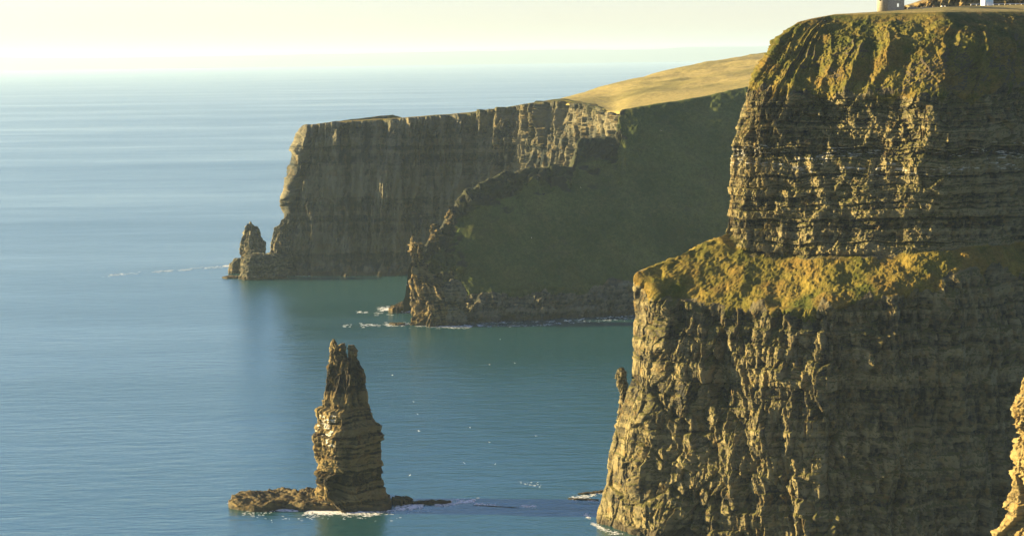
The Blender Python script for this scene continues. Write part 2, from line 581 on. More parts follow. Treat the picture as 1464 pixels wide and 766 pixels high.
    dg = dg * (0.45 + 0.55 * hold) + (1 - flat) * hold * (0.8 * f + 1.5 * gul)
    plinth = 1.8 * (1 - sstep(11, 13.5, L.z + 1.5 * fbm(B, 12, 190, 2)))
    ledge = -1.3 * sstep(26.6, 27.2, L.z + 1.5 * fbm(B, 30, 191, 2)) - 1.2 * sstep(77.0, 77.6, L.z + 1.8 * fbm(B, 34, 192, 2)) + 0.8 * sstep(52.0, 52.4, L.z + 2.5 * fbm(B, 30, 193, 2))
    dl = dl + plinth + ledge + 1.0
    D = (w_low * dl + w_up * du_) * calm - 1.0 * (w_low + w_up) * (1 - calm) + w_top * dg + w_terr * dt
    H = L.horiz(0.2)
    n = H * (1 - np.clip(w_top * 0.6 + w_terr * 0.9, 0, 1))[..., None] + L.N * np.clip(w_top * 0.6 + w_terr * 0.9, 0, 1)[..., None]
    Pn = B + n * D[..., None]
    up = upness(Pn)
    mossn = fbm(B, 7, 140, 3)
    tone = w_low * tl + w_up * tu + (w_top + w_terr) * 0.5 * mossn
    moss = w_rock * (0.75 * sstep(0.25, 0.6, up) + 0.25 * mossn * sstep(1.5, 3, RC) + w_up * 0.16 * sstep(5.2, 5.9, RC))
    g = fbm(B * np.array([0.2, 0.2, 1.0], np.float32), 1.6, 150, 2)
    pale = w_up * 0.55 * sstep(4.55, 4.8, RC) * (1 - sstep(5.0, 5.5, RC)) * sstep(0.0, 0.7, g + 0.35) + w_low * 0.42 * np.exp(-((L.z - 27) / 1.6) ** 2) * sstep(-0.3, 0.5, fbm(B, 30, 151, 2)) + w_low * 0.35 * np.exp(-((RC - 2.8) / 0.03) ** 2)
    bare = w_top * (1 - flat) * (0.5 * sstep(0.42, 0.05, up) + 0.42 * sstep(0.0, 0.6, fbm(B, 9, 160, 4)) * (1 - sstep(7.0, 7.6, RC)))
    at = dict(tone=tone, moss=moss, pale=pale, wet=wet_mask(Pn, 5.0, 5), bare=bare)
    e1 = 3.0 + 0.16 * fbm(np.stack([L.s, L.s * 0, L.s * 0], -1), 5, 170, 4)
    e2 = 3.96 + 0.07 * fbm(np.stack([L.s, L.s * 0, L.s * 0], -1), 5, 171, 4)
    e3 = 5.98 + 0.13 * fbm(np.stack([L.s, L.s * 0, L.s * 0], -1), 4, 172, 4)
    lo, hi = RC < e1, RC < e2
    tp = RC >= e3
    fl = RC >= 8.0
    column("rock_finger", [(610, 878, 912), (580, 884, 904), (556, 885, 897), (548, 881, 899), (532, 880, 898), (526, 884, 893)], 752, 0.9, M_ROCK, root, nu=90, dv=0.3, seed=181, zmin=P(890, 612, 752)[2],
           relief=dict(big=0.4, bigscale=5, mid=0.4, small=0.3, lay=0.35, mw=(2.5, 5), sw=(1.2, 2), th=(1.8, 0.8)), top_in=0.4)
    mesh_from_grid("lower_cliff", Pn, lo, at, M_ROCK, root)
    mesh_from_grid("grass_terrace", Pn, (~lo) & hi, at, M_TERR, root)
    mesh_from_grid("upper_cliff", Pn, (~hi) & (~tp), at, M_ROCK, root)
    mesh_from_grid("grass_slope", Pn, tp & ~fl, at, M_GRASS, root)
    mesh_from_grid("plateau", Pn, fl, at, M_FLAT, root)
    return root


# ================================================================== closed rock columns (stacks, pinnacles)
def column(name, prof, D, depth, mat, parent, nu=320, dv=0.25, seed=1, relief=None, split=0.4, top_in=0.7, skew=0.0, zmin=-2.5, hook=None, moss_k=0.5, bias=0.0, pale_fn=None, relief_top=None, ztop=0):
    """prof: list of (py, xl, xr, [split]) silhouettes from the foot upward; rhomboid plan with a front arris at `split`"""
    rings, zs = [], []
    for it in prof:
        py, xl, xr = it[:3]
        sp = it[3] if len(it) > 3 else split
        a, b = P(xl, py, D), P(xr, py, D)
        w = b[0] - a[0]
        z = (a[2] + b[2]) / 2
        if z < 0 or it is prof[0]:
            z = zmin
        hd = w * depth / 2
        pts = [(a[0], D + skew * w * 0.5), (a[0] + w * sp * 0.5, D - hd * 0.62), (a[0] + w * sp, D - hd), (a[0] + w * (sp + 1) * 0.5, D - hd * 0.60),
               (b[0], D), (a[0] + w * 0.8, D + hd * 0.7), (a[0] + w * 0.5, D + hd), (a[0] + w * 0.2, D + hd * 0.75)]
        rings.append([np.array([p[0], p[1], z]) for p in pts])
        zs.append(z)
    vn = [max(2, int(abs(zs[i + 1] - zs[i]) / dv)) for i in range(len(zs) - 1)]
    # shrink top
    c = np.mean(rings[-1], axis=0)
    rings.append([c + (p - c) * 0.35 + np.array([0, 0, top_in]) for p in rings[-1]])
    vn.append(8)
    un = [nu // 8] * 8
    L = Loft(rings, un, vn, su=max(2, nu // 90), sv=2, closed=True, nblur=3)
    kw = dict(big=1.2, bigscale=9, mid=0.9, small=0.5, lay=0.5, mw=(4, 9), sw=(1.7, 3.5), fine=0.15, th=(2.2, 0.9))
    kw.update(relief or {})
    # s must close: use angle on both sides; hide the seam at the back/left corner
    d, tone, info = rock_relief(L, seed, **kw)
    if relief_top:
        kw2 = dict(kw)
        kw2.update(relief_top)
        d2, t2, _ = rock_relief(L, seed, **kw2)
        w2 = sstep(ztop - 1.5, ztop + 1.5, L.z)
        d, tone = d * (1 - w2) + d2 * w2, tone * (1 - w2) + t2 * w2
    u = L.UC / L.UC.max()
    seam = np.minimum(u, 1 - u) / 0.04
    sm = np.clip(seam, 0, 1)
    endv = (d[:, :1] + d[:, -1:]) / 2
    d = d * sm + endv * (1 - sm)
    if hook is not None:
        d = d + hook(L) - 0.7
    d = d + bias
    B = L.B.astype(np.float32)
    Pn = B + L.horiz(0.15) * d[..., None]
    Pn[:, -1] = Pn[:, 0]
    up = upness(Pn)
    moss = moss_k * sstep(0.3, 0.7, up) * sstep(3, 8, Pn[..., 2]) + 0.12 * fbm(B, 5, seed + 70, 3)
    pale = np.zeros_like(d) if pale_fn is None else pale_fn(L, B, info)
    at = dict(tone=tone, moss=moss, pale=pale, wet=wet_mask(Pn, 3.5, seed), bare=0 * d)
    return mesh_from_grid(name, Pn, None, at, mat, parent, closed=True, cap=True)


def build_stack():
    D0 = SEA(505, 722)[1]
    root = thing("sea_stack", "lone tall sea stack with a jagged crown standing alone on a flat rock shelf", "sea stack", tuple(SEA(503, 722)))
    z8 = lambda Y: 480 + Y / 2.946
    x8 = lambda X: 430 + X / 2.946
    pr = [(735, 52, 372, .42), (712, 60, 362, .42), (650, 64, 352, .20), (600, 62, 352, .17), (568, 68, 348, .18), (552, 66, 345, .34), (500, 50, 346, .36), (440, 44, 354, .37), (412, 44, 362, .38),
          (408, 47, 345, .4), (370, 58, 342, .45), (356, 60, 306, .5), (306, 56, 298, .5), (296, 90, 284, .52), (232, 98, 272, .6), (162, 108, 268, .68), (132, 110, 246, .7), (104, 120, 242, .7)]
    prof = [(z8(a), x8(b), x8(c), s) for a, b, c, s in pr]

    def hook(L):
        # an undercut, cave-like hollow at the foot of the sea-facing front
        u = L.UC
        z = L.z
        k = sstep(2.08, 2.2, u) * (1 - sstep(2.62, 2.72, u)) * sstep(5.0, 6.5, z) * (1 - sstep(13.5, 14.6, z + 0.9 * np.sin(u * 9)))
        rib = np.exp(-((u - 2.86) / 0.15) ** 2) * sstep(2.0, 5.0, z) * (1 - sstep(13, 17, z))
        k2 = np.exp(-((u - 1.3) / 0.35) ** 2) * sstep(4.0, 8.0, z) * (1 - sstep(14, 16, z))
        return -8.5 * k + 1.6 * rib - 1.2 * k2

    def palef(L, B, info):
        z = L.z
        g = fbm(B * np.array([0.3, 0.3, 1.0], np.float32), 0.8, 300, 3)
        band = sstep(24, 27, z) * (1 - sstep(38.5, 40.5, z))
        left = 1 - sstep(1.5, 2.6, L.UC) * 0.55
        return band * left * (0.36 + 0.55 * g)

    column("rock_column", prof, D0, 1.0, M_STACK, root, nu=560, dv=0.14, seed=21, hook=hook, pale_fn=palef,
           relief=dict(big=1.2, mid=0.7, small=0.4, lay=0.5, mw=(4.5, 11), sw=(1.8, 3.8), blocks=0.62, bw=(4.5, 2.0), th=(3.2, 1.1), tb=2.6, fine=0.08, ridge=0.35, rs=(5, 20)),
           relief_top=dict(lay=0.1, blocks=0.8, th=(14, 5), bw=(3.4, 1.6), mw=(4.2, 14), sw=(2.0, 6), mid=0.7, small=0.45, ridge=0.9, rs=(4.5, 26)), ztop=41)
    rl = dict(big=0.4, bigscale=4, mid=0.45, small=0.3, lay=0.2, mw=(1.8, 4), sw=(0.9, 1.8), fine=0.1, th=(1.5, 0.7))
    for (y, xl, xr), seed, dd in (([(112, 120, 168), (60, 122, 160), (36, 124, 152), (17, 127, 148)], 31, -1.0), ([(112, 150, 200), (70, 152, 196), (50, 155, 190), (34, 158, 170)], 32, 0.8),
                                  ([(112, 194, 244), (80, 197, 242), (58, 198, 234), (42, 202, 220)], 33, 0.2), ([(112, 165, 215), (90, 170, 205), (75, 174, 196)], 34, 1.5)) if False else ():
        pass
    spires = [([(114, 119, 170), (60, 122, 162), (36, 124, 154), (17, 127, 147)], 31, -0.8), ([(114, 150, 202), (72, 152, 194), (50, 158, 188), (36, 172, 184)], 32, 0.9),
              ([(114, 192, 244), (80, 197, 242), (58, 198, 235), (43, 202, 222)], 33, 0.0)]
    for pf, seed, dd in spires:
        column("spire", [(z8(a), x8(b), x8(c)) for a, b, c in pf], D0 + dd, 0.9, M_STACK, root, nu=96, dv=0.16, seed=seed, relief=rl, zmin=P(500, 520, D0)[2], top_in=0.4, split=0.6)
    # the wave-cut shelf the stack stands on
    z6x = lambda X: 310 + X / 2.587
    ce = []
    out_pts = [(46, 655), (50, 640), (90, 622), (135, 616), (230, 610), (330, 612), (500, 600), (640, 630), (642, 664), (600, 672), (480, 668), (380, 670), (300, 668), (240, 662), (190, 672), (130, 672), (70, 668)]
    shelf(root, "rock_shelf", [(z6x(a), 470 + b / 2.587) for a, b in out_pts], 2.6, 51, M_STACK, inset=1.4)
    return root


def shelf(parent, name, outline, h, seed, mat, inset=1.0, n=420, rows=60):
    """low wave-cut rock: outline of (px, py) at the waterline, terraced up to height h"""
    pts = np.array([SEA(a, b, 0.3) for a, b in outline])
    pts = np.vstack([pts, pts[:1]])
    ds = np.concatenate([[0], np.cumsum(np.linalg.norm(np.diff(pts, axis=0), axis=1))])
    t = np.linspace(0, ds[-1], n)
    ring = np.stack([np.interp(t, ds, pts[:, i]) for i in range(3)], 1)
    ar = 0.5 * np.sum(ring[:-1, 0] * ring[1:, 1] - ring[1:, 0] * ring[:-1, 1])
    if ar < 0:
        ring = ring[::-1]
    c = ring[:-1].mean(axis=0)
    G = []
    for r in range(rows):
        k = r / (rows - 1)
        f = 1.0 - 0.97 * max(0, (k - 0.22) / 0.78)
        zz = -1.5 + (h + 1.5) * min(1, k / 0.22)
        q = c + (ring - c) * f
        q[:, 2] = zz
        G.append(q)
    G = np.array(G)
    Bf = G.astype(np.float32)
    k = np.linspace(0, 1, rows)[:, None]
    dz = 0.9 * fbm(Bf, 7, seed, 4) + 0.6 * fbm(Bf, 2.0, seed + 5, 4, gain=0.65)
    dz = (np.floor(dz * 2.2) / 2.2) * 0.7 + dz * 0.4
    dxy = 0.9 * fbm(Bf, 4, seed + 9, 4)
    G[..., 2] += dz * sstep(0.1, 0.3, k) * min(1, h / 2) + 0 * dxy
    cen = (G - c)
    cen[..., 2] = 0
    cen /= np.linalg.norm(cen, axis=2, keepdims=True) + 1e-6
    G += cen * (dxy * (1 - k))[..., None] * min(1, h / 2)
    G[:, -1] = G[:, 0]
    z = np.zeros(G.shape[:2])
    return mesh_from_grid(name, G, None, dict(tone=0.3 * fbm(Bf, 3, seed + 2, 3), moss=z - 1, pale=z, wet=1 - sstep(0.6, 2.2, G[..., 2] + 0.8 * fbm(Bf, 3, seed + 3, 2)), bare=z), mat, parent, closed=True, cap=True)


# ================================================================== FAR CLIFF
def build_far():
    root = thing("far_cliff", "long sheer flat-topped sea cliff with vertical streaks, farthest across the bay", "cliff", tuple(SEA(480, 391)))
    px0 = [406, 470, 560, 660, 725, 790, 845, 885, 920]
    D0 = [1632, 1628, 1626, 1638, 1616, 1572, 1520, 1465, 1440]
    r0 = [S(x, d - 10, -2) for x, d in zip(px0, D0)]
    r1 = [S(x + 1, d + 2, 9) for x, d in zip(px0, D0)]
    rmid = [P(*a) for a in [(414, 318, 1636), (471, 300, 1632), (563, 300, 1630), (662, 290, 1642), (730, 280, 1620), (793, 270, 1575), (847, 262, 1523), (884, 250, 1468), (915, 250, 1443)]]
    ru = [P(*a) for a in [(428, 240, 1639), (473, 230, 1635), (566, 228, 1633), (664, 220, 1644), (735, 212, 1622), (796, 205, 1578), (849, 200, 1525), (880, 200, 1470), (908, 205, 1445)]]
    r2 = [P(*a) for a in [(441, 180, 1644), (475, 176, 1640), (570, 170, 1637), (665, 163, 1648), (742, 151, 1625), (800, 143, 1581), (850, 151, 1528), (877, 163, 1472), (900, 170, 1447)]]
    r3 = [v + np.array([4, 35, 0.5]) for v in r2]
    r4 = [v + np.array([10, 60, -6.0]) for v in r3]
    rings = []
    for r in [r0, r1, rmid, ru, r2, r3, r4]:
        a = r[0]
        rings.append([a + np.array([60, 300, 0]), a + np.array([10, 60, 0])] + r)
    L = Loft(rings, [10, 30, 110, 150, 150, 110, 110, 100, 60, 20], [14, 80, 80, 80, 16, 12], su=5, sv=2)
    B = L.B.astype(np.float32)
    RC = L.RC
    d, tone, info = rock_relief(L, 210, big=6.5, bigscale=26, mid=3.2, small=2.0, lay=0.5, flute=1.0, tb=1.3, blocks=0.9, ridge=2.9, rs=(10, 120), bw=(6, 3.0), mw=(9, 60), sw=(4.5, 30), th=(17, 5.5), vert=0.10, fine=0.5)
    d = d + 1.8 * fbm(B, 7, 220, 3, sz=0.06)
    w = 1 - sstep(3.9, 4.2, RC)
    tal = sstep(1.0, 1.4, RC)
    d = d * (0.4 + 0.6 * tal)
    dg = 0.5 * fbm(B, 20, 230, 3)
    Pn = B + L.horiz(0.1) * (d * w)[..., None]
    Pn[..., 2] += dg * (1 - w)
    moss = 0.25 * fbm(B, 25, 240, 3, sz=0.3) + 0.30 * sstep(3.2, 4.0, RC) + 0.2 * sstep(0.4, .8, upness(Pn))
    at = dict(tone=tone * 0.8 + 0.6 * fbm(B, 8, 241, 3, sz=0.08), moss=moss, pale=0 * d, wet=wet_mask(Pn, 6, 9), bare=0 * d)
    gl = RC >= (4.02 + 0.03 * fbm(np.stack([L.s, L.s * 0, L.s * 0], -1), 9, 245, 3))
    mesh_from_grid("rock_face", Pn, ~gl, at, M_FARROCK, root)
    mesh_from_grid("grass_top", Pn, gl, at, M_GRASS, root)
    return root


# ================================================================== GREEN HEADLAND
def build_green():
    root = thing("green_headland", "steep grassy headland in shadow, sloping down to a rocky point between the two cliffs", "headland", tuple(SEA(720, 460)))
    px0 = [604, 640, 670, 700, 750, 800, 840, 880, 915, 1000, 1110, 1260]
    D0 = [1334, 1328, 1324, 1324, 1327, 1333, 1338, 1344, 1350, 1362, 1376, 1392]
    cr = [P(*a) for a in [(592, 372, 1345), (620, 337, 1358), (645, 306, 1372), (662, 277, 1378), (722, 243, 1394), (818, 238, 1412), (824, 199, 1428), (878, 194, 1440), (886, 157, 1452), (1000, 139, 1474), (1120, 116, 1498), (1280, 92, 1520)]]
    r0 = [S(x, d, -2) for x, d in zip(px0, D0)]
    r1 = [S(x + 2, d + 9, h) for x, d, h in zip(px0, D0, [14, 15, 16, 16, 16, 17, 17, 18, 18, 20, 20, 20])]
    mix_ = lambda f, b: [a * (1 - f) + c * f + np.array([0, -b, 0]) for a, c in zip(r1, cr)]
    bl = [1, 1, 0, -1, -1, 2, 5, 8, 9, 9, 9, 9]
    r2 = [a * .65 + c * .35 + np.array([0, -q, 0]) for a, c, q in zip(r1, cr, bl)]
    r3 = [a * .25 + c * .75 + np.array([0, -q * 0.6, 0]) for a, c, q in zip(r1, cr, bl)]
    bk = [c + np.array([-4, 14, -4]) for c in cr[:6]] + [c + np.array([2, 16, -0.5]) for c in cr[6:]]
    bk2 = [c + np.array([-12, 34, -60 if i < 4 else -70]) for i, c in enumerate(cr[:6])] + [c + np.array([4, 40, -30 if i < 2 else -3]) for i, c in enumerate(cr[6:])]
    for v in bk2:
        v[2] = max(v[2], -2)
    L = Loft([r0, r1, r2, r3, cr, bk, bk2], [50, 44, 44, 76, 100, 60, 60, 60, 120, 120, 60], [36, 90, 100, 70, 14, 14], su=3, sv=2)
    B = L.B.astype(np.float32)
    RC = L.RC
    d, tone, info = rock_relief(L, 310, big=3.0, bigscale=20, mid=1.8, small=1.0, lay=0.8, mw=(9, 12), sw=(4, 5), th=(4, 1.8), vert=0.4, fine=0.4)
    q0 = np.zeros_like(L.z)
    qs = L.s + 8 * fbm(B, 40, 321, 3)
    dg = 1.6 * (1 - np.abs(vnoise(qs / 26.0, L.z / 160.0, q0 + 0.2, 322)) * 2) + 0.9 * (1 - np.abs(vnoise(qs / 9.0, L.z / 50.0, q0 + 0.6, 323)) * 2) + 2.6 * fbm(B, 50, 320, 3) + 0.7 * fbm(B, 11, 325, 3) + 0.5 * fbm(B, 3.5, 326, 3)
    # crags: strip at the foot, the narrow ridge at the left, and outcrops under the crest
    ridge = sstep(2.9, 3.5, RC + 0.25 * fbm(B, 14, 330, 3)) * (1 - sstep(7.2, 8.6, L.UC)) * 0.9
    tip = (1 - sstep(1.6, 2.6, L.UC + 0.3 * fbm(B, 12, 331, 3)))
    foot = 1 - sstep(0.95, 1.25, RC + 0.12 * fbm(B, 14, 332, 3))
    wr = np.clip(np.maximum(np.maximum(ridge, tip), foot), 0, 1)
    keep = 1 - 0.75 * sstep(3.8, 4.2, RC)
    Pn = B + L.N * ((wr * d + (1 - wr) * dg * (0.3 + 0.7 * sstep(3, 6, L.UC))) * keep)[..., None]
    up = upness(Pn)
    at = dict(tone=np.where(wr > 0.5, tone, 0.6 * fbm(B, 30, 340, 3)), moss=0.3 * sstep(0.45, 0.8, up) + 0.2 * fbm(B, 9, 341, 3), pale=0 * d, wet=wet_mask(Pn, 6, 11),
              bare=(0.62 * ridge + 0.5 * tip) + 0.42 * sstep(0.1, 0.7, fbm(B, 16, 342, 4, sz=2.2)))
    e = 1.08 + 0.10 * fbm(np.stack([L.s, L.s * 0, L.s * 0], -1), 14, 345, 4)
    rk = RC < e
    mesh_from_grid("rock_foot", Pn, rk, at, M_FARROCK, root)
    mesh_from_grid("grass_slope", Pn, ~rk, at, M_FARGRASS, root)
    # craggy point at the seaward end
    prof = [(466, 580, 662), (440, 584, 658), (425, 585, 652), (410, 586, 640), (398, 586, 622), (385, 588, 612), (372, 589, 604), (361, 590, 600), (349, 593, 598)]
    column("rock_buttress", prof, 1316, 0.8, M_STACK, root, nu=240, dv=0.5, seed=351, split=0.45,
           relief=dict(big=2.0, bigscale=12, mid=2.4, small=1.1, lay=0.5, mw=(6, 18), sw=(2.6, 6), fine=0.3))
    prof = [(445, 618, 668), (425, 622, 664), (412, 630, 660), (404, 636, 654)]
    column("rock_buttress", prof, 1318, 0.9, M_FARROCK, root, nu=160, dv=0.5, seed=352, split=0.5,
           relief=dict(big=1.5, bigscale=12, mid=2.0, small=1.0, lay=0.5, mw=(6, 14), sw=(2.6, 6), fine=0.3))
    for pf, dd, sd_ in (([(352, 586, 596), (342, 588, 593), (336, 589, 592)], 1340, 353), ([(340, 612, 632), (330, 616, 628), (322, 620, 626)], 1356, 354), ([(316, 636, 656), (304, 640, 652), (296, 643, 648)], 1370, 355)):
        column("rock_pinnacle", pf, dd, 0.9, M_STACK, root, nu=64, dv=0.5, seed=sd_, zmin=P(600, pf[0][0] + 6, dd)[2],
               relief=dict(big=0.6, bigscale=6, mid=0.8, small=0.5, lay=0.3, mw=(3, 6), sw=(1.6, 3)))
    # sunlit hill on top
    fr = [P(*a) for a in [(775, 149, 1606), (810, 146, 1582), (850, 152, 1531), (878, 162, 1475), (890, 157, 1456), (940, 149, 1466), (1000, 139.5, 1477), (1070, 126, 1490), (1130, 115, 1502), (1280, 93, 1522)]]
    bk = [P(*a) for a in [(782, 146, 1730), (822, 135, 1775), (850, 127, 1800), (880, 118, 1820), (915, 109, 1840), (955, 101, 1870), (1010, 90, 1900), (1060, 82, 1930), (1130, 74, 1960), (1280, 60, 2000)]]
    md = [a * 0.5 + b * 0.5 + np.array([0, 0, 1.5]) for a, b in zip(fr, bk)]
    b2 = [v + np.array([15, 120, -4]) for v in bk]
    b3 = [v + np.array([15, 300, -40]) for v in b2]
    f0 = [v + np.array([0, -1, -3]) for v in fr]
    L = Loft([f0, fr, md, bk, b2, b3], [30, 40, 40, 20, 40, 50, 60, 60, 60], [4, 70, 70, 12, 6], su=10, sv=3)
    B = L.B.astype(np.float32)
    Pn = B.copy()
    Pn[..., 2] += (2.6 * fbm(B, 90, 360, 3) + 0.7 * fbm(B, 22, 361, 3) + 0.15 * fbm(B, 5, 362, 2)) * sstep(1.0, 1.5, L.RC)
    z = 0 * L.z
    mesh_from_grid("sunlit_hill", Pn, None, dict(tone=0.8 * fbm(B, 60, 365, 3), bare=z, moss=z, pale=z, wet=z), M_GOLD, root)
    return root


# ================================================================== far pinnacles beside the far cliff
def build_pinnacles():
    z4x = lambda X: 320 + X / 6.96
    z4y = lambda Y: 300 + Y / 6.96
    rl = dict(big=1.2, bigscale=10, mid=1.6, small=0.8, lay=0.4, mw=(5, 16), sw=(2.5, 6), fine=0.3)
    a = thing("rock_pinnacle", "pointed rock pinnacle with a tiny stone finger on its tip, off the far cliff", "sea stack", tuple(SEA(358, 380)))
    pf = [(470, 140, 440), (440, 146, 432), (340, 150, 412), (270, 160, 385), (205, 200, 352), (165, 216, 322), (146, 228, 305)]
    column("rock_column", [(z4y(p), z4x(q), z4x(r)) for p, q, r in pf], 1640, 0.7, M_FARROCK, a, nu=200, dv=0.45, seed=401, relief=rl, bias=-1.1, split=0.42, zmin=-2.0)
    column("stone_finger", [(z4y(150), z4x(255), z4x(280)), (z4y(130), z4x(257), z4x(273)), (z4y(118), z4x(260), z4x(270))], 1640, 0.8, M_FARROCK, a, nu=32, dv=0.4, seed=402,
           zmin=P(358, z4y(160), 1640)[2], relief=dict(big=0.1, mid=0.15, small=0.1, lay=0.1, fine=0.05), top_in=0.2)
    b = thing("rock_pinnacle", "stepped dark rock shoulder leaning against the foot of the far cliff corner", "sea stack", tuple(SEA(395, 385)))
    pf = [(470, 425, 690), (420, 432, 680), (340, 434, 670), (270, 448, 665), (240, 476, 660), (165, 488, 655), (155, 545, 655), (100, 560, 660), (75, 580, 660), (40, 625, 665)]
    column("rock_column", [(z4y(p), z4x(q), z4x(r)) for p, q, r in pf], 1628, 0.7, M_FARROCK, b, nu=200, dv=0.45, seed=403, relief=rl, bias=-1.2, split=0.6, zmin=-2.0)
    c = thing("rock_platform", "broad flat-topped block of dark rock below the two far pinnacles", "rock", tuple(SEA(375, 394)))
    pf = [(672, 150, 640), (630, 166, 640), (560, 180, 640), (500, 172, 625), (460, 186, 610), (442, 240, 600)]
    column("rock_block", [(z4y(p), z4x(q), z4x(r)) for p, q, r in pf], 1606, 0.5, M_FARROCK, c, nu=240, dv=0.4, seed=405,
           relief=dict(big=0.8, bigscale=10, mid=1.0, small=0.6, lay=0.6, mw=(6, 10), sw=(2.5, 3), fine=0.3), split=0.2, zmin=-2.0)
    d = thing("rock_ledge", "small low ledge at the outer foot of the pointed far pinnacle", "rock", tuple(SEA(335, 378)))
    pf = [(556, 40, 190), (530, 52, 190), (510, 85, 190), (488, 100, 190)]
    column("rock_block", [(z4y(p), z4x(q), z4x(r)) for p, q, r in pf], 1650, 0.7, M_FARROCK, d, nu=80, dv=0.4, seed=407, relief=dict(big=0.5, mid=0.6, small=0.4, lay=0.4), split=0.3, zmin=-2.0)


# ================================================================== NEAR CLIFF at the right edge
def build_near():
    root = thing("near_cliff", "golden sunlit edge of a nearer cliff entering at the lower right corner", "cliff", tuple(SEA(1480, 892)))
    sil = [(1415, 1100), (1418, 900), (1428, 764), (1438, 738), (1443, 712), (1445, 650), (1447, 626), (1452, 600), (1447, 584), (1456, 566), (1461, 545), (1470, 528), (1490, 500)]
    rings = []
    for i, (x, y) in enumerate(sil):
        d = 486 + i * 1.2
        a = P(x, y, d)
        if i == 0:
            a[2] = -2
        rings.append([a + np.array([45, 110, 0]), a + np.array([9, 14, 0]), a, a + np.array([7, -9, 0]), a + np.array([22, -20, 0]), a + np.array([60, -40, 0]), a + np.array([110, -45, 0])])
    a = rings[-1]
    rings.append([p + np.array([10, 8, 6]) for p in a])
    vn = [60, 60, 40, 40, 70, 40, 40, 30, 40, 40, 40, 40, 20]
    L = Loft(rings, [16, 30, 110, 110, 40, 20], vn, su=4, sv=2)
    B = L.B.astype(np.float32)
    d, tone, info = rock_relief(L, 510, big=1.4, bigscale=14, mid=0.9, small=0.5, lay=0.45, mw=(6, 9), sw=(2.2, 3), th=(2.4, 0.9), vert=0.4, fine=0.14)
    d = d * (1 - sstep(10.6, 11.6, L.RC))
    Pn = B + L.horiz(0.1) * d[..., None]
    at = dict(tone=tone + 0.5, moss=0.2 * fbm(B, 6, 515, 3), pale=0 * d, wet=wet_mask(Pn, 4, 3), bare=0 * d)
    g = L.RC >= 11.6
    mesh_from_grid("rock_face", Pn, ~g, at, M_NEAR, root)
    mesh_from_grid("grass_top", Pn, g, at, M_GRASS, root)


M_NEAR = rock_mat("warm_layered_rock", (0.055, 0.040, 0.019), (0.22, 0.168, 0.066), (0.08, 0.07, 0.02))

build_main()
build_stack()
build_far()
build_green()
build_pinnacles()
build_near()


# ------------------------------------------------------------------ skerries and reefs
def skerry(label, outline, h, seed, group=None):
    c = np.mean([SEA(a, b) for a, b in outline], axis=0)
    o = shelf(None, "skerry", outline, h, seed, M_STACK if True else None, n=160, rows=24)
    tag(o, label, "rock", group)
    return o


def lens(x0, x1, y, ht, seed, slope=0.0, n=16):
    r = random.Random(seed)
    w = x1 - x0
    up, dn = [], []
    for i in range(n + 1):
        f = i / n
        e = math.sin(math.pi * f) ** 0.6
        up.append((x0 + w * f, y + slope * (f - .5) - ht * 0.5 * e * r.uniform(0.6, 1.2)))
        dn.append((x0 + w * f, y + slope * (f - .5) + ht * 0.5 * e * r.uniform(0.6, 1.2)))
    return up + dn[::-1][1:-1]


skerry("dark block of rock awash just beside the foot of the lone sea stack", lens(559, 590, 717, 7, 1), 2.2, 601)
skerry("long thin reef of dark rock trailing from the lone sea stack", lens(590, 645, 718, 3.4, 2, -1), 0.9, 602)
skerry("thin line of reef barely breaking the surface between foam streaks", lens(676, 742, 722.5, 0.9, 3, 4), 0.12, 603)
skerry("low dark reef in the water beside the tall headland's foot, the upper one", lens(826, 872, 703, 2.6, 4, -4), 0.5, 604)
skerry("low dark reef in the water beside the tall headland's foot, the lower one", lens(812, 856, 712.5, 2.2, 5, 2), 0.35, 605)
skerry("flat reef just below the broad block of the far pinnacles", lens(317, 344, 396.5, 3, 6), 1.2, 606)
skerry("rocks awash with surf at the point of the green headland", lens(556, 586, 442, 9, 7, -8), 3.5, 607)
skerry("thin flat rock lying off the green headland's point", lens(556, 580, 463, 3, 8), 0.8, 608)


# ------------------------------------------------------------------ sea
def sea_mat():
    m, t, b = new_mat("sea_water")
    v = coords(t)
    # swell direction slightly oblique to the view: stretch along the crests
    mp = N_(t, "ShaderNodeMapping")
    mp.inputs["Rotation"].default_value = (0, 0, R(-12))
    mp.inputs["Scale"].default_value = (0.35, 1.0, 1.0)
    t.links.new(v, mp.inputs["Vector"])
    w = mp.outputs[0]
    h1 = noise(t, w, 0.34, 5, 0.6)
    h2 = noise(t, w, 0.055, 3, 0.5)
    # slicks: long smooth bands where the ripples die down
    ms = N_(t, "ShaderNodeMapping")
    ms.inputs["Rotation"].default_value = (0, 0, R(9))
    ms.inputs["Scale"].default_value = (0.30, 1.0, 1.0)
    t.links.new(v, ms.inputs["Vector"])
    big = noise(t, ms.outputs[0], 0.0022, 5, 0.6)
    big2 = noise(t, ms.outputs[0], 0.012, 5, 0.62)
    patch = math_(t, 'ADD', math_(t, 'MULTIPLY', big, 0.65), math_(t, 'MULTIPLY', big2, 0.35))
    sl = mapr(t, patch, 0.38, 0.64, 1.0, 0.0)
    h3 = noise(t, w, 0.14, 3, 0.5)
    h = math_(t, 'MULTIPLY', math_(t, 'ADD', h1, math_(t, 'MULTIPLY', h3, 1.5)), mapr(t, sl, 0, 1, 0.55, 1.35))
    h = math_(t, 'ADD', h, math_(t, 'MULTIPLY', h2, 1.0))
    bump(t, h, 0.38, 1.0, b)
    b.inputs["Base Color"].default_value = (0.010, 0.060, 0.069, 1)
    t.links.new(mapr(t, sl, 0, 1, 0.15, 0.26), b.inputs["Roughness"])
    b.inputs["IOR"].default_value = 2.9
    b.inputs["Specular Tint"].default_value = (0.72, 1.0, 0.97, 1)
    return m


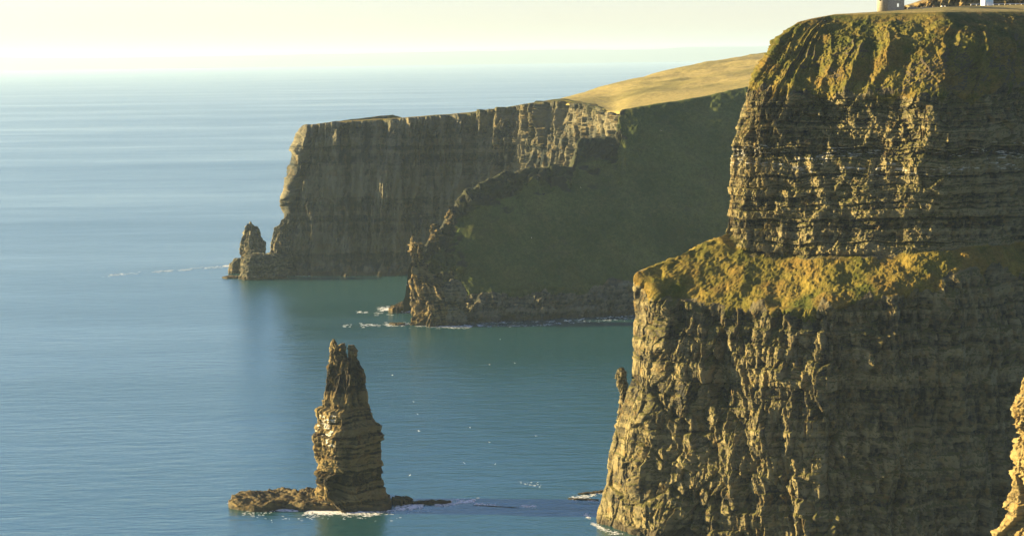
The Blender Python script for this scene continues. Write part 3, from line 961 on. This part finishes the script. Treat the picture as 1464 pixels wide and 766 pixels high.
n = 96
me = bpy.data.meshes.new("sea")
bm = bmesh.new()
prev = None
for r in (200, 3000, 12000, 60000):
    ring_ = [bm.verts.new((r * math.cos(2 * math.pi * i / n), 600 + r * math.sin(2 * math.pi * i / n), 0)) for i in range(n)]
    if prev is None:
        bm.faces.new(ring_)
    else:
        for i in range(n):
            bm.faces.new((prev[i], ring_[i], ring_[(i + 1) % n], prev[(i + 1) % n]))
    prev = ring_
bm.normal_update()
bm.to_mesh(me)
bm.free()
me.materials.append(sea_mat())
sea = bpy.data.objects.new("sea", me)
col.objects.link(sea)
tag(sea, kind="structure")


# ------------------------------------------------------------------ foam
def foam():
    m, t, b = new_mat("sea_foam")
    b.inputs["Base Color"].default_value = (0.75, 0.78, 0.78, 1)
    b.inputs["Roughness"].default_value = 0.7
    V, Fc = [], []
    r = random.Random(5)

    def flecks(path, width, dens, size):
        pts = [SEA(*p) for p in path]
        for a, b2 in zip(pts[:-1], pts[1:]):
            L_ = np.linalg.norm(b2 - a)
            for _ in range(int(L_ * dens)):
                f = r.random()
                c = a + (b2 - a) * f
                cx, cyy = c[0] + r.gauss(0, width * 0.25), c[1] + r.gauss(0, width)
                nz = vnoise(np.array([cx / 5.0]), np.array([cyy / 9.0]), np.array([0.5]), 9)[0]
                if nz < -0.15:
                    continue
                sx, sy = size * r.uniform(0.5, 2.2), size * r.uniform(0.3, 0.9)
                k = len(V)
                nn = 7
                for i in range(nn):
                    an = 2 * math.pi * i / nn
                    q = r.uniform(0.6, 1.1)
                    V.append((cx + math.cos(an) * sx * q, cyy + math.sin(an) * sy * q, 0.06 + 0.02 * r.random()))
                Fc.append(list(range(k, k + nn)))
    flecks([(395, 727), (430, 729), (470, 731), (520, 730), (560, 727), (605, 722)], 2.6, 22, 0.5)
    flecks([(440, 731), (540, 732)], 3.5, 14, 0.5)
    flecks([(600, 723), (640, 719), (682, 716)], 2.4, 18, 0.5)
    flecks([(640, 717), (690, 721), (765, 724)], 1.2, 8, 0.4)
    flecks([(328, 718), (350, 728), (400, 729)], 1.5, 6, 0.4)
    flecks([(745, 690), (775, 694)], 2, 2.5, 0.35)
    flecks([(800, 714), (830, 711), (870, 700)], 1.8, 10, 0.4)
    flecks([(840, 715), (862, 716)], 1.2, 8, 0.35)
    flecks([(838, 735), (848, 748), (862, 757), (885, 764), (905, 770)], 1.5, 8, 0.35)
    flecks([(405, 394.5), (500, 392), (590, 388)], 2.5, 3.5, 0.7)
    flecks([(655, 467), (760, 465.5), (830, 460), (912, 455)], 3.0, 2.2, 0.5)
    flecks([(345, 731), (420, 734), (545, 733), (610, 725)], 5, 5, 0.4)
    flecks([(155, 394), (200, 390), (260, 386), (330, 380)], 5, 4.0, 0.6)
    flecks([(320, 380), (338, 380)], 3, 10, 0.9)
    flecks([(340, 396), (368, 394)], 2, 8, 0.8)
    flecks([(545, 441), (560, 444), (585, 446)], 7, 10, 0.9)
    flecks([(490, 466), (520, 465), (582, 463)], 4, 2.5, 0.9)
    flecks([(510, 446), (545, 448)], 4, 3, 0.8)
    flecks([(575, 464), (620, 466), (660, 467), (690, 465)], 4.5, 9, 0.7)
    flecks([(690, 462), (800, 459), (905, 451)], 2, 1.0, 0.7)
    flecks([(420, 394), (500, 391), (580, 386)], 3, 1.2, 0.8)
    me = bpy.data.meshes.new("foam")
    me.from_pydata(V, [], Fc)
    me.materials.append(m)
    o = bpy.data.objects.new("foam", me)
    col.objects.link(o)
    tag(o, "white surf and foam streaks round the rocks", None, None, "stuff")


foam()


# ------------------------------------------------------------------ distant coast
def coast():
    V, Fc = [], []
    nx, ny = 400, 12
    m = plain_mat("distant_land", (0.12, 0.13, 0.11), nscale=0.002, bd=0)
    X = np.linspace(-16000, 22000, nx)
    Y = np.linspace(44000, 50000, ny)
    GX, GY = np.meshgrid(X, Y)
    p = np.stack([GX, GY, GX * 0], -1)
    prof = np.sin(np.linspace(0, math.pi, ny))[:, None] ** 0.7
    hgt = 325 + 60 * fbm(p, 8200, 701, 4) + 14 * fbm(p, 1500, 705, 3) + 12 * GX / 9000
    G = np.stack([GX, GY, -2 + prof * np.clip(hgt, 120, 410)], -1)
    o = mesh_from_grid("distant_hills", G[::1], None, {}, m)
    tag(o, kind="structure")


coast()


# ------------------------------------------------------------------ haze
def haze():
    me = bpy.data.meshes.new("haze")
    bm = bmesh.new()
    bmesh.ops.create_cube(bm, size=1.0)
    zb, zt = -4.0, 440.0
    for v in bm.verts:
        v.co = Vector((v.co.x * 124000, v.co.y * 124000 + 600, (zb + zt) / 2 + v.co.z * (zt - zb)))
    bm.to_mesh(me)
    bm.free()
    m = bpy.data.materials.new("sea_haze")
    m.use_nodes = True
    t = m.node_tree
    t.nodes.clear()
    o_ = t.nodes.new("ShaderNodeOutputMaterial")
    pv = t.nodes.new("ShaderNodeVolumePrincipled")
    pv.inputs["Color"].default_value = (0.49, 0.65, 0.79, 1)
    pv.inputs["Density"].default_value = 3.4e-5
    pv.inputs["Anisotropy"].default_value = 0.25
    t.links.new(pv.outputs[0], o_.inputs["Volume"])
    me.materials.append(m)
    o = bpy.data.objects.new("haze", me)
    col.objects.link(o)
    tag(o, kind="stuff")


haze()

# ================================================================== things on the plateau
M_STONE = plain_mat("tower_stone", (0.24, 0.215, 0.165), nscale=1.6, var=0.6, bd=0.15)
M_PAVE = plain_mat("pale_paving", (0.42, 0.38, 0.31), nscale=0.8)
M_WHITE = plain_mat("white_paint", (0.80, 0.79, 0.75), rough=0.6, var=0.05, bd=0.01)
M_PANEL = plain_mat("pale_panel", (0.62, 0.66, 0.62), rough=0.5, var=0.08, bd=0)
M_CYAN = plain_mat("pale_blue_film", (0.30, 0.58, 0.68), rough=0.4, var=0.1, bd=0)
M_DARK = plain_mat("dark_opening", (0.03, 0.03, 0.03), bd=0)


def bm_obj(name, bm, mat, parent=None, smooth=False):
    bmesh.ops.recalc_face_normals(bm, faces=bm.faces)
    me = bpy.data.meshes.new(name)
    bm.to_mesh(me)
    bm.free()
    me.materials.append(mat)
    if smooth:
        for p in me.polygons:
            p.use_smooth = True
    o = bpy.data.objects.new(name, me)
    col.objects.link(o)
    if parent:
        o.parent = parent
    return o


def box(bm, x0, x1, y0, y1, z0, z1, bev=0.0):
    r = bmesh.ops.create_cube(bm, size=1.0)
    for v in r["verts"]:
        v.co = Vector(((x0 + x1) / 2 + v.co.x * (x1 - x0), (y0 + y1) / 2 + v.co.y * (y1 - y0), (z0 + z1) / 2 + v.co.z * (z1 - z0)))
    if bev:
        es = list({e for v in r["verts"] for e in v.link_edges})
        bmesh.ops.bevel(bm, geom=es, offset=bev, segments=1, affect='EDGES')


def tower():
    D = 832
    b = P(1277.5, 17.4, D)
    root = thing("stone_tower", "round-cornered old stone tower with small windows on the cliff top", "tower", tuple(b))
    root.rotation_euler = (0, 0, R(-8))
    hw, dp, H, w = 4.2, 4.0, 10.5, 0.6
    # main body: four walls with window openings in front and back wall
    def wall(y0, y1, holes):
        bm = bmesh.new()
        xs = sorted({-hw, hw, *[h[0] for h in holes], *[h[1] for h in holes]})
        zs = sorted({-1.5, H, *[h[2] for h in holes], *[h[3] for h in holes]})
        for i in range(len(xs) - 1):
            for j in range(len(zs) - 1):
                cx, cz = (xs[i] + xs[i + 1]) / 2, (zs[j] + zs[j + 1]) / 2
                if any(h[0] < cx < h[1] and h[2] < cz < h[3] for h in holes):
                    continue
                box(bm, xs[i], xs[i + 1], y0, y1, zs[j], zs[j + 1])
        bmesh.ops.remove_doubles(bm, verts=bm.verts, dist=0.001)
        return bm
    front = [(1.2, 2.0, 2.0, 3.4), (0.2, 0.95, 4.9, 6.2), (1.6, 2.35, 4.9, 6.2), (-2.6, -2.0, 5.2, 6.3)]
    back = [(1.0, 2.9, 1.9, 4.2), (0.2, 1.4, 5.0, 7.0), (1.7, 3.2, 5.0, 7.0)]
    f = bm_obj("front_wall", wall(-dp, -dp + w, front), M_STONE, root)
    bm_obj("back_wall", wall(dp - w, dp, back), M_STONE, root)
    for x0, x1 in ((-hw, -hw + w), (hw - w, hw)):
        bm = bmesh.new()
        box(bm, x0, x1, -dp + w, dp - w, -1.5, H)
        bm_obj("side_wall", bm, M_STONE, root)
    bm = bmesh.new()
    box(bm, -hw + w, hw - w, -dp + w, dp - w, H - 0.5, H - 0.2)
    bm_obj("roof", bm, M_STONE, root)
    for x0, x1, z0, z1 in front:
        bm = bmesh.new()
        box(bm, x0 - 0.15, x1 + 0.15, -dp - 0.12, -dp - 0.003, z0 - 0.2, z0)
        bm_obj("window_sill", bm, M_PAVE, root)
    bm = bmesh.new()
    for i in range(6):
        x = -hw + 0.1 + i * 1.55
        box(bm, x, x + 0.8, -dp - 0.15, -dp + 0.5, H + 0.35, H + 1.2)
        box(bm, x, x + 0.8, dp - 0.5, dp + 0.15, H + 0.35, H + 1.2)
    box(bm, -hw - 0.15, hw + 0.15, -dp - 0.15, dp + 0.15, H, H + 0.35)
    bm_obj("battlement", bm, M_STONE, root)
    # round stair turret on the seaward corner
    bm = bmesh.new()
    bmesh.ops.create_cone(bm, segments=40, radius1=2.5, radius2=2.4, depth=15.0, cap_ends=True, matrix=Matrix.Translation((-hw - 0.3, -dp + 1.6, 6.0)))
    t = bm_obj("round_turret", bm, M_STONE, root, smooth=True)
    for z in (4.6,):
        bm = bmesh.new()
        box(bm, -hw - 2.0, -hw - 1.2, -dp - 0.72, -dp - 0.5, z, z + 0.8)
        bm_obj("slit_window", bm, M_DARK, t)
    bm = bmesh.new()
    box(bm, -hw - 4.2, hw + 3.0, -dp - 2.8, dp + 2, -1.2, -0.05, 0.1)
    bm_obj("paved_base", bm, M_PAVE, root)


tower()


def plateau_things():
    # stony hill behind the path
    root = thing("stony_bank", "rough brown stony hillside rising behind the white railing", "hill", tuple(P(1400, 10, 892)))
    base = [(1296, 11.5), (1312, 9), (1330, 9), (1352, 9), (1376, 9), (1420, 8), (1470, 7), (1560, 4)]
    topp = [(1297, 10.5), (1313, 6), (1332, -1), (1356, -10), (1380, -18), (1425, -25), (1475, -30), (1570, -32)]
    r0 = [P(x, y + 6, 884) for x, y in base]
    r1 = [P(x, y, 889) for x, y in topp]
    r2 = [v + np.array([2, 25, 1.0]) for v in r1]
    r3 = [v + np.array([2, 60, -14]) for v in r2]
    L = Loft([r0, r1, r2, r3], [20, 30, 40, 40, 60, 60, 40], [60, 14, 8], su=2, sv=1)
    d, tone, info = rock_relief(L, 801, big=0.8, bigscale=8, mid=0.7, small=0.5, lay=0.2, mw=(2.5, 5), sw=(1.2, 2.2), fine=0.2, vert=0.4)
    Pn = L.B + L.horiz(0.2) * (d * (1 - sstep(1, 1.6, L.RC)))[..., None]
    z = 0 * d
    mesh_from_grid("stony_face", Pn, None, dict(tone=tone + 0.3, moss=0.3 + 0.2 * fbm(L.B.astype(np.float32), 3, 805, 3), pale=z, wet=z, bare=z), M_NEAR, root)
    # low stone wall in shade
    a, b = P(1297, 13.8, 852), P(1342, 13.0, 858)
    bm = bmesh.new()
    r = random.Random(8)
    n = 26
    for i in range(n):
        f0, f1 = i / n, (i + 1) / n
        p, q = a + (b - a) * f0, a + (b - a) * f1
        for k in range(3):
            hh = 0.42
            jig = r.uniform(-0.08, 0.08)
            box(bm, p[0] + r.uniform(0, .04), q[0] - r.uniform(0.0, .04), p[1] - 0.35 + jig, p[1] + 0.35 + jig, p[2] - 0.4 + k * hh, p[2] - 0.4 + (k + 1) * hh - 0.012 + (r.uniform(-.1, .15) if k == 2 else 0))
    o = bm_obj("stone_wall", bm, M_STONE)
    tag(o, "low dry stone wall in shadow beside the stone tower", "wall")
    # pale stones by the path
    for k, (x, y, w_, h_) in enumerate(((1346.5, 11.8, 0.95, 0.9), (1351, 11.6, 0.8, 0.8))):
        p = P(x, y, 856)
        bm = bmesh.new()
        bmesh.ops.create_icosphere(bm, subdivisions=3, radius=1)
        for v in bm.verts:
            nz = vnoise(np.array([v.co.x * 1.5 + k * 7]), np.array([v.co.y * 1.5]), np.array([v.co.z * 1.5]), 4)[0]
            v.co = Vector((v.co.x * w_ * 0.55 * (1 + .25 * nz), v.co.y * 0.4 * (1 + .25 * nz), (v.co.z * 0.55 + 0.45) * h_ * (1 + .15 * nz)))
            v.co += Vector(p)
        o = bm_obj("pale_boulder", bm, M_WHITE, smooth=False)
        tag(o, ["larger pale boulder by the cliff-top path behind the tower", "smaller pale boulder beside the larger one on the cliff-top path"][k], "boulder")
    # railing
    a, b = P(1388, 9.8, 850), P(1500, 8.8, 858)
    root = thing("white_railing", "white post and rail fence along the cliff-top path", "fence", tuple(a))
    n = 14
    d = (b - a) / n
    for i in range(n + 1):
        p = d * i
        bm = bmesh.new()
        box(bm, p[0] - 0.09, p[0] + 0.09, p[1] - 0.09, p[1] + 0.09, p[2] - 0.4, p[2] + 1.1, 0.015)
        bm_obj("post", bm, M_WHITE, root)
    for zz in (0.12, 0.92):
        bm = bmesh.new()
        e = b - a
        vs_ = []
        for s, q in ((0, np.zeros(3)), (1, e)):
            for dy, dz in ((-0.17, 0), (-0.094, 0), (-0.094, 0.17), (-0.17, 0.17)):
                vs_.append(bm.verts.new((q[0], q[1] + dy, q[2] + zz + dz)))
        for i in range(4):
            j = (i + 1) % 4
            bm.faces.new((vs_[i], vs_[j], vs_[4 + j], vs_[4 + i]))
        bm.faces.new(vs_[:4]); bm.faces.new(vs_[4:])
        bm_obj("rail", bm, M_WHITE, root)
    # white cabin
    p = P(1411, 8.6, 862)
    root = thing("white_cabin", "white box-shaped cabin with a pale blue patterned panel behind the railing", "cabin", tuple(p))
    root.rotation_euler = (0, 0, R(20))
    bm = bmesh.new()
    box(bm, -2.2, 2.2, -1.6, 1.6, -0.5, 3.6, 0.05)
    bm_obj("body", bm, M_WHITE, root)
    bm = bmesh.new()
    box(bm, -2.35, 2.35, -1.75, 1.75, 3.602, 3.8, 0.03)
    bm_obj("roof", bm, M_WHITE, root)
    bm = bmesh.new()
    box(bm, -2.0, 2.0, -1.66, -1.603, 0.5, 3.4)
    pn = bm_obj("panel", bm, M_PANEL, root)
    bm = bmesh.new()
    for i in range(7):
        x = -1.7 + i * 0.5
        box(bm, x, x + 0.28, -1.69, -1.662, 1.3 + 0.3 * (i % 3), 2.5 + 0.3 * ((i * 2) % 3))
    bm_obj("blue_pattern", bm, M_CYAN, pn)


plateau_things()


# ------------------------------------------------------------------ gulls
def gull_mesh():
    """one continuous gliding gull, nose to +X, wings along Y, raised in a shallow V"""
    bm = bmesh.new()
    st = [(-0.30, 0.012, 0.0), (-0.22, 0.05, 0), (-0.10, 0.075, 0), (0.02, 0.085, 0), (0.13, 0.07, 0.005), (0.20, 0.045, 0.012), (0.25, 0.048, 0.02), (0.30, 0.03, 0.016), (0.36, 0.006, 0.008)]
    rings_ = []
    n = 8
    for x, r, z in st:
        rings_.append([bm.verts.new((x, r * math.cos(2 * math.pi * i / n), z + r * math.sin(2 * math.pi * i / n))) for i in range(n)])
    for a, b in zip(rings_[:-1], rings_[1:]):
        for i in range(n):
            bm.faces.new((a[i], a[(i + 1) % n], b[(i + 1) % n], b[i]))
    bm.faces.new(rings_[0]); bm.faces.new(rings_[-1])
    for s in (-1, 1):
        secs = [(0.05, 0.10, -0.11, 0.03), (0.25, 0.14, -0.06, 0.13), (0.45, 0.10, -0.08, 0.17), (0.68, -0.06, -0.17, 0.15)]
        pr = None
        for y, xf, xb, z in secs:
            q = [bm.verts.new((xf, s * y, z)), bm.verts.new(((xf + xb) / 2, s * y, z + 0.018)), bm.verts.new((xb, s * y, z)), bm.verts.new(((xf + xb) / 2, s * y, z - 0.01))]
            if pr:
                for i in range(4):
                    bm.faces.new((pr[i], pr[(i + 1) % 4], q[(i + 1) % 4], q[i]))
            else:
                bm.faces.new(q)
            pr = q
        bm.faces.new(pr)
    # tail fan
    q = [bm.verts.new(c) for c in ((-0.26, 0.04, 0.01), (-0.26, -0.04, 0.01), (-0.42, -0.08, 0.0), (-0.42, 0.08, 0.0), (-0.26, 0.04, -0.01), (-0.26, -0.04, -0.01), (-0.42, -0.08, -0.012), (-0.42, 0.08, -0.012))]
    for f in ((0, 1, 2, 3), (7, 6, 5, 4), (0, 4, 5, 1), (1, 5, 6, 2), (2, 6, 7, 3), (3, 7, 4, 0)):
        bm.faces.new([q[i] for i in f])
    bmesh.ops.recalc_face_normals(bm, faces=bm.faces)
    me = bpy.data.meshes.new("gull")
    bm.to_mesh(me)
    bm.free()
    for p in me.polygons:
        p.use_smooth = True
    me.materials.append(M_WHITE)
    return me


GM = gull_mesh()
gulls = [(561, 536, 700, "white gull flying just beside the upper part of the lone sea stack", 1.2),
         (599, 616, 690, "larger white gull over the water halfway up the lone sea stack", 1.7),
         (597, 592, 720, "white gull close above the larger gull beside the lone sea stack", 1.0),
         (591, 574, 720, "topmost of three gulls in a column beside the lone sea stack", 1.0),
         (664, 662, 700, "gull low over the water between the lone stack and the tall headland", 1.2),
         (672, 611, 740, "gull over open water near the middle of the bay, above the low one", 1.0),
         (700, 632, 700, "gull in a loose pair near the bay's middle, the upper of the two", 1.1),
         (708, 663, 700, "gull in a loose pair near the bay's middle, the lower of the two", 1.1),
         (715, 485, 1000, "gull flying over the dark water below the green slope, topmost over the bay", 1.2),
         (700, 521, 900, "gull over dark water well above the lone stack's shoulder", 1.1),
         (736, 519, 900, "gull over dark water beside another one of the same height", 1.0),
         (766, 623, 720, "gull nearest to the tall headland, over the bay", 1.1),
         (586, 679, 720, "gull low beside the foot of the lone sea stack", 1.0),
         (582, 407, 1200, "gull off the tip of the green headland", 1.4),
         (945, 187, 1250, "pale gull against the shaded slope below the sunlit hill", 1.6),
         (830, 268, 1250, "pale gull against the shaded green slope, upper middle", 1.0),
         (760, 340, 1250, "pale gull against the middle of the shaded green slope", 1.0)]
for k, (x, y, d, lb, sc) in enumerate(gulls):
    o = bpy.data.objects.new("gull", GM)
    col.objects.link(o)
    o.location = Vector(P(x, y, d))
    o.scale = (sc * 0.7, sc * 0.7, sc * 0.7)
    o.rotation_euler = (R(rng.uniform(-35, 35)), R(rng.uniform(-10, 10)), R(rng.uniform(0, 360)))
    tag(o, lb, "gull", "gulls gliding over the bay")
